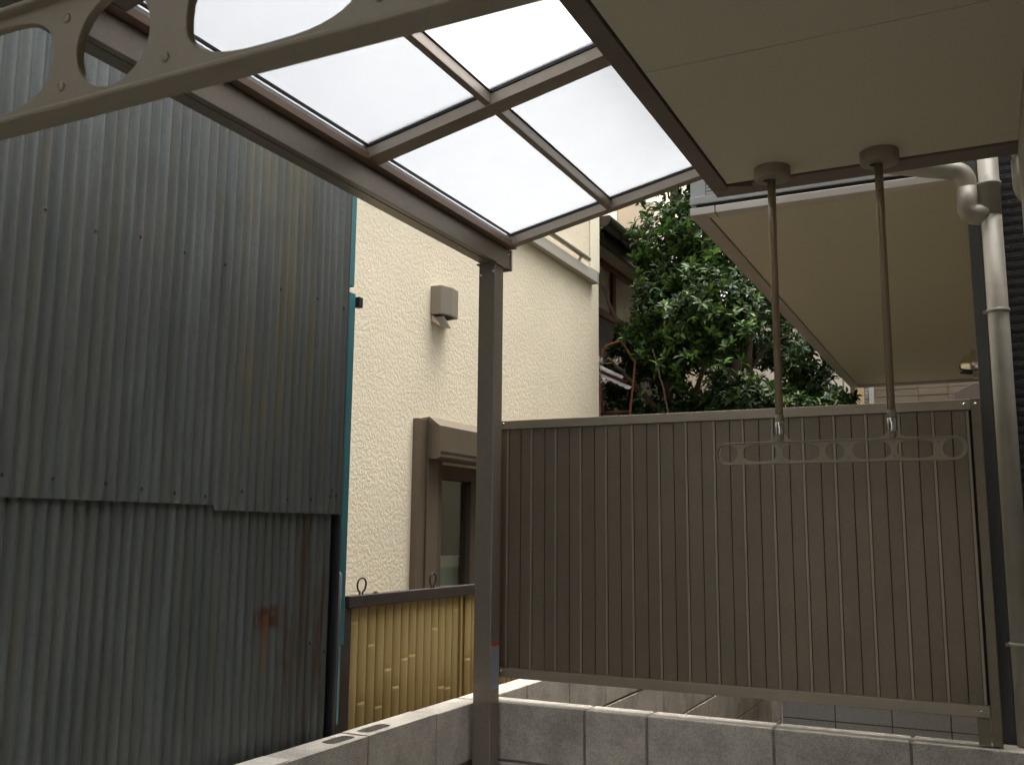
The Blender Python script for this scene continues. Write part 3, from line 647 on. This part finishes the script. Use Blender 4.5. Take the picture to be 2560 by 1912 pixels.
# ---------------------------------------------------------------- laundry hangers
def stadium(x0, x1, z0, z1, n=14):
    r = (z1-z0)/2; zc_ = (z0+z1)/2; out = []
    for k in range(n+1): a = math.pi/2 + math.pi*k/n; out.append((x0+r+r*math.cos(a), zc_+r*math.sin(a)))
    for k in range(n+1): a = -math.pi/2 + math.pi*k/n; out.append((x1-r+r*math.cos(a), zc_+r*math.sin(a)))
    return out
def curve_plate(loops, half):
    cu = bpy.data.curves.new('c', 'CURVE'); cu.dimensions = '2D'; cu.fill_mode = 'BOTH'; cu.extrude = half-0.0006; cu.bevel_depth = 0.0006; cu.bevel_resolution = 1
    for lp in loops:
        sp = cu.splines.new('POLY'); sp.points.add(len(lp)-1); sp.use_cyclic_u = True
        for i, (a, b) in enumerate(lp): sp.points[i].co = (a, b, 0, 1)
    to = bpy.data.objects.new('c', cu); C.objects.link(to)
    dg = bpy.context.evaluated_depsgraph_get(); me = bpy.data.meshes.new_from_object(to.evaluated_get(dg))
    bpy.data.objects.remove(to); bpy.data.curves.remove(cu)
    me.transform(Matrix.Rotation(math.pi/2, 4, 'X')); return me
X0, X1, Z0, Z1 = -0.704, -0.035, 0.1965, 0.2605
def make_hanger(label):
    t = thing('laundry_hanger', label, 'laundry hanger', 'laundry pole hangers under the balcony')
    out = stadium(X0, X1, Z0, Z1); inn = stadium(X0+0.0028, X1-0.0028, Z0+0.0028, Z1-0.0028); n = len(out)
    vs = [(x, y, z) for y in (-0.008, 0.008) for lp in (out, inn) for (x, z) in lp]
    fs = []
    for k in range(n):
        k2 = (k+1) % n
        fs += [(k, k2, n+k2, n+k), (2*n+k, 3*n+k, 3*n+k2, 2*n+k2), (k, 2*n+k, 2*n+k2, k2), (n+k, n+k2, 3*n+k2, 3*n+k)]
    rim = MB().add(vs, fs).build('rim', HANG, t, 0.0012)
    for p in rim.data.polygons: p.use_smooth = False
    web = [stadium(X0+0.0026, X1-0.0026, Z0+0.0026, Z1-0.0026)]
    zc_ = (Z0+Z1)/2
    for (a, b, hz, e) in ((-0.692, -0.643, .0255, 1.0), (-0.628, -0.531, .0250, .72), (-0.514, -0.413, .0250, .72), (-0.397, -0.347, .0245, 1.0), (-0.325, -0.226, .0250, .72), (-0.211, -0.114, .0250, .72), (-0.097, -0.047, .0255, 1.0)):
        c, h = (a+b)/2, (b-a)/2
        web.append([(c+h*math.copysign(abs(math.cos(t_))**e, math.cos(t_)), zc_+hz*math.copysign(abs(math.sin(t_))**e, math.sin(t_))) for t_ in [2*math.pi*k/40 for k in range(40)]])
    wm = curve_plate(web, 0.0025); wm.materials.clear(); wm.materials.append(HANG)
    wo_ = inst('web', wm, t, (0, 0, 0))
    for xb in (-0.6355, -0.5225, -0.405, -0.336, -0.2185, -0.1055):
        for zb in (0.2105, 0.2465):
            MB().lathe([(0.0001, -0.0034), (0.0021, -0.0034), (0.0025, -0.0028), (0.0025, -0.002)], (xb, 0, zb), 14, 'y').build('boss', HANG, t)
    for xp in (-0.521, -0.220):
        g = [(-0.045, 0), (-0.030, 0.004), (-0.018, 0.012), (-0.0105, 0.026), (0.0105, 0.026), (0.018, 0.012), (0.030, 0.004), (0.045, 0)]
        MB().prism([(xp+a, Z1-0.001+b) for a, b in g], 'y', -0.004, 0.004).build('gusset', HANG, t, 0.001)
        MB().lathe([(0.0001, 0.258), (0.006, 0.2595), (0.0098, 0.264), (0.0122, 0.2705), (0.0122, 0.276)], (xp, 0, 0), 22).build('pole_tip', HANG, t)
        MB().lathe([(0.0115, 0.2765), (0.0123, 0.2775), (0.0123, 0.3145), (0.0115, 0.316)], (xp, 0, 0), 22).build('chrome_sleeve', CHROME, t)
        MB().lathe([(0.0116, 0.3155), (0.0125, 0.317), (0.0125, 0.336), (0.0108, 0.338)], (xp, 0, 0), 22).build('collar', HANG, t)
        MB().tube([(xp, 0, 0.3375), (xp, 0, 0.88), (xp, 0, 0.881), (xp, 0, 1.06)], [0.0106, 0.0106, 0.0116, 0.0116], 22).build('pole', POLE, t)
        MB().lathe([(0.0001, 0.0), (0.003, 0.0), (0.0035, 0.0025), (0.0001, 0.003)], (xp+0.0125, 0, 0.326), 10, 'x').build('set_screw', HANG, t)
        MB().lathe([(0.0001, 1.043), (0.044, 1.043), (0.0505, 1.0455), (0.053, 1.051), (0.053, 1.0795)], (xp+0.003, 0.0, 0), 40).build('ceiling_cap', mat('cap_resin', (0.22, 0.19, 0.145), 0.5) if 'cap_resin' not in bpy.data.materials else bpy.data.materials['cap_resin'], t)
        MB().lathe([(0.0001, 1.0424), (0.013, 1.0424)], (xp-0.011, -0.004, 0), 18).build('cap_slot', SHADOWGAP, t)
        for zz_ in (0.93, 0.96, 0.99): MB().lathe([(0.0001, -0.0004), (0.0016, -0.0002)], (xp, -0.0117, zz_), 8, 'y').build('pin_hole', SHADOWGAP, t)
    return t
h1 = make_hanger('bronze two-pole laundry hanger hanging in front of the slatted fence')
h1.location = (0, 2.79, 0)
h2 = h1.copy(); C.objects.link(h2); h2['label'] = 'large nearby laundry hanger bar with oval holes crossing the upper left corner'
for c in list(h1.children):
    d = c.copy(); C.objects.link(d); d.parent = h2
h2.location = (0.0105, 0.2990, 0.0025)

# ---------------------------------------------------------------- old dark house behind
H3 = thing('old_house', 'shadowy old plaster house with dark gutter and red timbers behind the tree', 'house')
MB().box(-7, -3.2, 6.95, 11.0, -1.79, 3.05).build('wall', PLAST, H3)
MB().box(-3.199, -3.15, 6.95, 11.0, 2.52, 2.60).build('timber', REDST, H3, 0.004)
MB().box(-3.199, -3.16, 6.95, 11.0, 2.02, 2.09).build('timber', REDST, H3, 0.004)
MB().box(-3.199, -3.165, 8.62, 8.70, 2.09, 2.52).build('timber', REDST, H3, 0.004)
MB().box(-3.198, -3.185, 6.95, 11.0, -1.79, 2.02).build('lower_recess_shade', DARKW, H3)  # dark sheet paints in the shade of a recessed lower wall
g = MB()
npf = [( -2.6 + 0.065*math.cos(a), 2.47 + 0.08*math.sin(a)) for a in [math.pi + math.pi*k/10 for k in range(11)]]
g.prism(npf + [(-2.545, 2.48), (-2.655, 2.48)], 'y', 6.86, 10.9).build('gutter', GUTT, H3)
MB().box(-2.69, -2.655, 6.86, 10.9, 2.30, 2.47).build('fascia_board', GUTT, H3)
for y in (7.25, 7.75, 8.25, 8.75, 9.25): MB().tube([(-2.6+0.07*math.cos(a), y, 2.47+0.085*math.sin(a)) for a in [math.pi + math.pi*k/10 for k in range(11)]], 0.006, 6).build('gutter_bracket', BLACKM, H3)
MB().hexa([(-2.66,6.9,2.44),(-2.66,10.9,2.44),(-7,10.9,3.9),(-7,6.9,3.9),(-2.66,6.9,2.50),(-2.66,10.9,2.50),(-7,10.9,3.96),(-7,6.9,3.96)]).build('roof', DARKW, H3)
MB().hexa([(-2.69,6.95,2.32),(-2.69,10.9,2.32),(-3.2,10.9,2.60),(-3.2,6.95,2.60),(-2.69,6.95,2.33),(-2.69,10.9,2.33),(-3.2,10.9,2.61),(-3.2,6.95,2.61)]).build('eave_board', PLAST, H3)

H4 = thing('apartment_building', 'tall beige rendered building behind the old house gutter', 'building')
MB().box(-5.06, -4.45, 14.0, 19, -1.8, 5.18).build('wall', BEIGEB, H4)
MB().box(-12, -5.07, 13.6, 19, -1.8, 8).build('wall', CREAMF, H4, label='brighter cream wing')
H5 = thing('garden_house', 'pale cream house wall glimpsed through gaps in the tree', 'house')
MB().box(-4.2, -1.28, 11.5, 15, -1.8, 2.6).build('wall', CREAMF, H5)
MB().hexa([(-4.3,11.3,2.6),(-1.2,11.3,2.6),(-1.2,15.2,2.6),(-4.3,15.2,2.6),(-4.1,12.8,3.3),(-1.4,12.8,3.3),(-1.4,13.6,3.3),(-4.1,13.6,3.3)]).build('roof', GREYP, H5)
# tan boarded house under the far balcony
H6 = thing('boarded_house', 'far house with tan boards and a stone column seen under the far balcony', 'house')
MB().box(-0.98, 3, 9.53, 14, -1.8, 4).build('wall', CREAMF, H6)
MB().box(-0.982, -0.942, 9.49, 9.53, -1.7, 3.9).build('stone_column', STONE, H6, 0.01)
MB().box(-0.940, -0.893, 9.49, 9.53, -1.7, 3.9).build('pilaster', WHT, H6, 0.004)
for r in range(5):
    zb = 1.14 + r*0.0655 + 0.0
    for j in range(6):
        xa = -0.892 + j*0.2525 - (0.1235 if j else 0); xb = xa + (0.2525 if j else 0.129)
        MB().box(xa+0.002, xb-0.002, 9.50+random.uniform(0, 0.004), 9.53, zb+0.002, zb+0.0635).build('wall_board', TILE, H6, 0.003)
MB().prism([(-0.20, 1.0), (-0.20, 1.267), (-0.046, 1.345), (0.05, 1.345), (0.05, 1.0)], 'y', 9.38, 9.49).build('pointed_part', TRIM, H6, 0.004)  # dark pointed piece, its use not identified
PO = MB().box(-1.102, -1.060, 9.48, 9.53, -1.79, 2.4).build('timber_post', BROWNP); PO['label'] = 'dark brown post in the bright gap under the far balcony edge'; PO['category'] = 'post'
P2 = MB().box(-1.185, -1.170, 9.6, 9.62, -1.79, 2.4).build('thin_post', GREYP); P2['label'] = 'thin grey pole left of the dark brown post beyond the tree'; P2['category'] = 'pole'
HF = thing('white_block', 'plain white block far behind the brown post', 'building')
MB().box(-1.6, -0.99, 15.5, 16.5, -1.8, 3.2).build('wall', mat('plain_white', (0.82, 0.82, 0.80), 0.8), HF)  # white block fills the pale gap behind the brown post

# ---------------------------------------------------------------- rusty trellis with little tiled canopy
T1 = thing('garden_arch', 'rusty orange pipe arch at the corner of the stucco house', 'garden arch')
MB().tube([(-2.772, 7.2, -1.8), (-2.766, 7.2, 0.94), (-2.752, 7.2, 1.38), (-2.735, 7.2, 1.47), (-2.700, 7.2, 1.502), (-2.592, 7.2, 1.530), (-2.575, 7.2, 1.522), (-2.483, 7.2, 1.375), (-2.463, 7.2, 1.345), (-2.474, 7.2, 1.234), (-2.511, 7.2, 0.93), (-2.52, 7.2, -1.8)], 0.0095, 8).build('arch_pipe', RUSTO, T1)
MB().box(-2.79, -2.755, 7.22, 7.25, -1.8, 1.36).build('upright', REDST, T1, 0.003)
MB().tube([(-2.79, 7.21, 0.95), (-2.5, 7.21, 0.95)], 0.012, 8).build('cross_bar', REDST, T1)
T2 = thing('tiled_canopy', 'tiny sloping canopy edged with white scalloped tiles and a red batten', 'canopy')
cp0, cp1 = Vector((-2.78, 7.12, 1.325)), Vector((-2.505, 7.12, 1.185))
MB().tube([cp0+Vector((0,0,-0.018)), cp1+Vector((0,0,-0.010))], 0.014, 4).build('batten', REDST, T2)
MB().tube([cp0+Vector((0,0.02,-0.085)), cp1+Vector((0,0.02,-0.062))], 0.010, 4).build('batten', REDST, T2)
tm = MB(); vs = [(0,0,0)]; 
for k in range(11):
    a = math.pi*k/10; vs.append((0.032*math.cos(a), -0.006*math.sin(a), -0.020*math.sin(a)))
vs += [(v[0]*1.0, v[1]+0.012, v[2]+0.012) for v in vs]
fs = [tuple(range(12)), tuple(range(23, 11, -1))] + [(i, (i+1) % 12, (i+1) % 12+12, i+12) for i in range(12)]
TM = MB().add(vs, fs).mesh('tile', WHT)
for r in range(2):
    for i in range(6 if r else 5):
        p = cp0.lerp(cp1, (i+0.35+0.3*r)/5.6) + Vector((0, 0.0-0.005*r, 0.012 - 0.055*r)); inst('tile', TM, T2, p, (0, 0.47, 0))
def flower(c, stem, lab):
    t = thing('flower', lab, 'flower', None)
    MB().tube(stem, 0.0035, 6).build('stem', STEM, t)
    mb = MB(); rr = random.Random(int(c[0]*1000))
    for k in range(26):
        d = Vector((rr.gauss(0,1), rr.gauss(0,1), rr.gauss(0,1))).normalized(); p = Vector(c) + d*0.022; w_ = d.orthogonal().normalized()*0.010; q = d.cross(w_)
        mb.add([p-w_, p-q*0.9+d*0.012, p+w_+d*0.016, p+q*0.9+d*0.008], [(0,1,2,3)])
    mb.build('petals', PETAL, t)
flower((-2.735, 7.10, 1.362), [(-2.735, 7.1, 1.36), (-2.73, 7.1, 1.33), (-2.72, 7.1, 1.26), (-2.745, 7.12, 1.15)], 'white flower head beside the left leg of the rusty arch')
flower((-2.578, 7.10, 1.355), [(-2.578, 7.1, 1.355), (-2.62, 7.1, 1.335), (-2.72, 7.1, 1.335)], 'white flower head on a sideways stem inside the rusty arch')
flower((-2.685, 7.08, 1.20), [(-2.685, 7.08, 1.20), (-2.73, 7.1, 1.215), (-2.75, 7.1, 1.25)], 'white flower head hanging below the little tiled canopy')
flower((-2.775, 7.08, 1.345), [(-2.775, 7.08, 1.345), (-2.78, 7.1, 1.28)], 'white flower head partly hidden by the stucco corner')

# ---------------------------------------------------------------- trees
def leaf_into(vs, fs, base, d, up, L_, w_, bend):
    n = len(vs); side = d.cross(up).normalized(); up = side.cross(d).normalized()
    p1 = base + d*L_*0.35 + up*(-bend*L_*0.10); p2 = base + d*L_*0.72 - up*bend*L_*0.30; tip = base + d*L_ - up*bend*L_*0.62
    f = up*w_*0.22
    vs += [base, p1 + side*w_*0.5 + f, p1, p1 - side*w_*0.5 + f, p2 + side*w_*0.42 + f, p2, p2 - side*w_*0.42 + f, tip]
    fs += [(n, n+1, n+2), (n, n+2, n+3), (n+1, n+4, n+5, n+2), (n+2, n+5, n+6, n+3), (n+4, n+7, n+5), (n+5, n+7, n+6)]
def whorl(rr, nl, L_, w_, vs, fs, c, ax):
    w1 = ax.orthogonal().normalized(); w2 = ax.cross(w1)
    a0 = rr.uniform(0, 6.28)
    for k in range(nl):
        a = a0 + 2.4*k; out = w1*math.cos(a)+w2*math.sin(a); tt = k/nl
        d = (out*(0.95-0.35*tt) + ax*(0.15+0.55*tt) + Vector((rr.gauss(0,.15), rr.gauss(0,.15), rr.gauss(0,.15)))).normalized()
        leaf_into(vs, fs, c + ax*(0.015*tt) + out*0.004, d, ax + Vector((rr.gauss(0,.2), rr.gauss(0,.2), 0.3)), L_*rr.uniform(.7, 1.1), w_*rr.uniform(.8, 1.15), rr.uniform(0.1, 0.7))
def foliage(name, root, blobs, nw, L_, w_, seed, m, sc=1.0):
    rr = random.Random(seed); vs = []; fs = []; tot = sum(b[6] for b in blobs)
    for (cx, cy, cz, rx, ry, rz, wt) in blobs:
        for k in range(int(nw*wt/tot)):
            while True:
                p = Vector((rr.uniform(-1,1), rr.uniform(-1,1), rr.uniform(-1,1)))
                if p.length <= 1: break
            pl = p.length
            if pl > 0: p *= (pl**0.35)/pl*rr.uniform(0.72, 1.0) if rr.random() < 0.75 else 1
            c = Vector((cx+p.x*rx, cy+p.y*ry, cz+p.z*rz))
            if noise.noise(c*3.1 + Vector((seed, 0, 0))) < -0.16: continue
            c = c*sc
            if c.x > -1.05 and c.z > 1.16: continue
            if c.x < -2.56 and c.y < 6.8: continue
            if c.x/c.y < -0.344 and 0.12 < c.z/c.y < 0.215 and c.y < 7.45: continue
            if c.x/c.y < -0.341 - 0.10*max(0, 0.245-c.z/c.y) - (0.022 if c.z/c.y < .23 else 0) and 0.205 < c.z/c.y < 0.335: continue
            ax = (Vector((p.x, p.y, p.z)) + Vector((rr.gauss(0,.35), rr.gauss(0,.35)-0.1, 0.5))).normalized()
            whorl(rr, rr.randint(5, 8), L_, w_, vs, fs, c, ax)
    me = bpy.data.meshes.new(name); me.from_pydata([tuple(v) for v in vs], [], fs); me.materials.append(m)
    me.polygons.foreach_set('use_smooth', [True]*len(me.polygons))
    o = bpy.data.objects.new(name, me); C.objects.link(o); o.parent = root; o['kind'] = 'stuff'; return o
def branch(root, pts, r0, r1, name='branch'):
    n = len(pts); P = []
    for i in range(n-1):
        a, b = Vector(pts[i]), Vector(pts[i+1])
        for k in range(5): P.append(a.lerp(b, k/5) + Vector((random.gauss(0,.006), random.gauss(0,.006), 0)))
    P.append(Vector(pts[-1])); rs = [r0 + (r1-r0)*i/(len(P)-1) for i in range(len(P))]
    return MB().tube(P, rs, 8).build(name, BARK, root)
TA = thing('broadleaf_tree', 'large glossy broadleaf evergreen rising beside the stucco house corner', 'tree')
branch(TA, [(-2.35, 7.9, -1.8), (-2.3, 7.8, 0.3), (-2.4, 7.7, 1.4), (-2.3, 7.6, 2.4), (-2.2, 7.6, 3.2)], 0.085, 0.025, 'trunk')
for q in (((-2.3,7.8,0.6), (-2.0,7.5,1.3), (-1.8,7.3,2.0)), ((-2.4,7.7,1.2), (-2.7,7.5,1.7), (-2.85,7.3,2.2)), ((-2.3,7.7,1.6), (-2.0,7.9,2.3), (-1.7,7.8,2.9)), ((-2.35,7.7,0.9), (-2.5,7.2,1.2), (-2.6,6.95,1.35))):
    branch(TA, q, 0.03, 0.009)
foliage('foliage', TA, [(-2.25, 7.35, 1.75, 0.62, 0.50, 0.55, 3.0), (-2.05, 7.5, 2.35, 0.62, 0.5, 0.42, 2.2), (-1.85, 7.6, 3.0, 0.65, 0.55, 0.45, 1.6), (-2.45, 7.6, 1.25, 0.50, 0.35, 0.50, 2.2), (-1.8, 7.0, 1.65, 0.42, 0.4, 0.40, 1.6), (-2.35, 7.9, 2.6, 0.25, 0.3, 0.25, 0.35), (-2.2, 7.5, 0.75, 0.6, 0.4, 0.35, 1.6)], 4300, 0.073, 0.028, 11, LEAF)
# countable sprays on the near side of the crown
rr = random.Random(5); SP = []
for k in range(6):
    vs = []; fs = []
    whorl(rr, rr.randint(7, 9), 0.080, 0.031, vs, fs, Vector((0,0,0)), Vector((0,0,1)))
    me = bpy.data.meshes.new('leaf_spray'); me.from_pydata([tuple(v) for v in vs], [], fs); me.materials.append(LEAF); me.polygons.foreach_set('use_smooth', [True]*len(me.polygons)); SP.append(me)
for (cx, cy, cz, rx, ry, rz, n) in ((-2.2, 6.98, 1.85, 0.50, 0.15, 0.55, 60), (-1.98, 7.05, 2.45, 0.45, 0.15, 0.35, 45), (-2.35, 7.02, 1.30, 0.34, 0.1, 0.32, 30), (-1.75, 6.55, 1.55, 0.35, 0.15, 0.4, 30), (-1.75, 7.1, 2.95, 0.5, 0.2, 0.3, 30)):
    for k in range(n):
        c = (cx+rr.uniform(-1,1)*rx, cy+rr.uniform(-1,1)*ry, cz+rr.uniform(-1,1)*rz)
        if c[0] < -2.58 and c[1] < 6.82: continue
        if c[0]/c[1] < -0.338 and 0.12 < c[2]/c[1] < 0.218: continue
        if c[0]/c[1] < -0.345 and 0.205 < c[2]/c[1] < 0.335: continue
        inst('leaf_spray', rr.choice(SP), TA, c, (rr.uniform(0.1, 1.1), rr.uniform(-.6, .6), rr.uniform(0, 6.28)), (rr.uniform(.8, 1.1),)*3)
TB = thing('multi_stem_tree', 'smaller evergreen with several bare forking stems right of the large tree', 'tree')
K = 1.28
def sb(q): return [(a*K, b*K, c*K) for a, b, c in q]
branch(TB, [(-1.93, 8.2, -1.8), (-1.94, 8.2, 0.4)] + sb([(-1.505, 6.4, 0.89), (-1.473, 6.4, 1.28), (-1.47, 6.4, 1.36)]), 0.040, 0.026, 'trunk')
branch(TB, [(-1.85, 8.22, -1.8), (-1.86, 8.22, 0.5)] + sb([(-1.448, 6.42, 1.0), (-1.455, 6.42, 1.30), (-1.40, 6.45, 1.7)]), 0.030, 0.012, 'trunk')
branch(TB, [(-1.84, 8.2, -1.8), (-1.80, 8.2, 0.6)] + sb([(-1.372, 6.4, 1.0), (-1.378, 6.4, 1.30), (-1.33, 6.4, 1.42)]), 0.032, 0.022, 'trunk')
for q in (((-1.47,6.4,1.36), (-1.53,6.35,1.50), (-1.56,6.3,1.65)), ((-1.47,6.4,1.36), (-1.45,6.4,1.62), (-1.47,6.4,1.8)), ((-1.33,6.4,1.42), (-1.24,6.4,1.53), (-1.15,6.3,1.65)), ((-1.34,6.4,1.38), (-1.30,6.5,1.6), (-1.31,6.5,1.8)),
          ((-1.47,6.4,1.12), (-1.56,6.35,1.35), (-1.60,6.3,1.5)), ((-1.37,6.4,1.1), (-1.22,6.3,1.24), (-1.05,6.3,1.30)), ((-1.46,6.4,1.2), (-1.50,6.4,1.4), (-1.60,6.4,1.6)), ((-1.22,6.3,1.24), (-1.0,6.6,1.18), (-0.86,6.7,1.0))):
    branch(TB, sb(q), 0.016, 0.004)
foliage('foliage', TB, [(-1.45, 6.35, 1.95, 0.45, 0.35, 0.33, 1.4), (-1.22, 6.5, 1.66, 0.26, 0.30, 0.26, 0.9), (-1.10, 6.6, 1.22, 0.28, 0.35, 0.30, 1.5), (-0.93, 6.7, 0.95, 0.22, 0.3, 0.20, 0.9), (-1.62, 6.7, 1.35, 0.24, 0.3, 0.30, 0.9), (-1.45, 6.8, 1.05, 0.32, 0.3, 0.28, 1.2), (-1.42, 6.9, 1.45, 0.30, 0.2, 0.28, 0.9), (-1.55, 6.95, 1.0, 0.45, 0.15, 0.34, 1.2), (-1.2, 7.0, 1.1, 0.35, 0.12, 0.32, 0.9)], 2500, 0.072, 0.027, 23, LEAF2, K)
TC = thing('garden_shrub', 'low leafy green shrub just above the top rail of the slatted fence', 'shrub')
branch(TC, [(-1.86, 7.4, -1.8), (-1.86, 7.4, -0.2), (-1.74, 7.35, 0.85)], 0.02, 0.008, 'stem')
branch(TC, [(-1.95, 7.5, -1.8), (-1.98, 7.45, 0.0), (-2.05, 7.4, 0.95)], 0.02, 0.008, 'stem')
branch(TC, [(-2.04, 6.9, 0.4), (-2.12, 6.9, 1.0), (-2.22, 6.9, 1.38)], 0.007, 0.005, 'twig')
foliage('foliage', TC, [(-1.35, 5.9, 0.74, 0.28, 0.25, 0.25, 1.7), (-1.62, 6.0, 0.60, 0.30, 0.25, 0.24, 0.9), (-1.08, 6.1, 0.68, 0.28, 0.3, 0.22, 0.9), (-0.85, 6.4, 0.72, 0.24, 0.3, 0.18, 0.7)], 760, 0.078, 0.030, 31, LEAF2, 1.26)
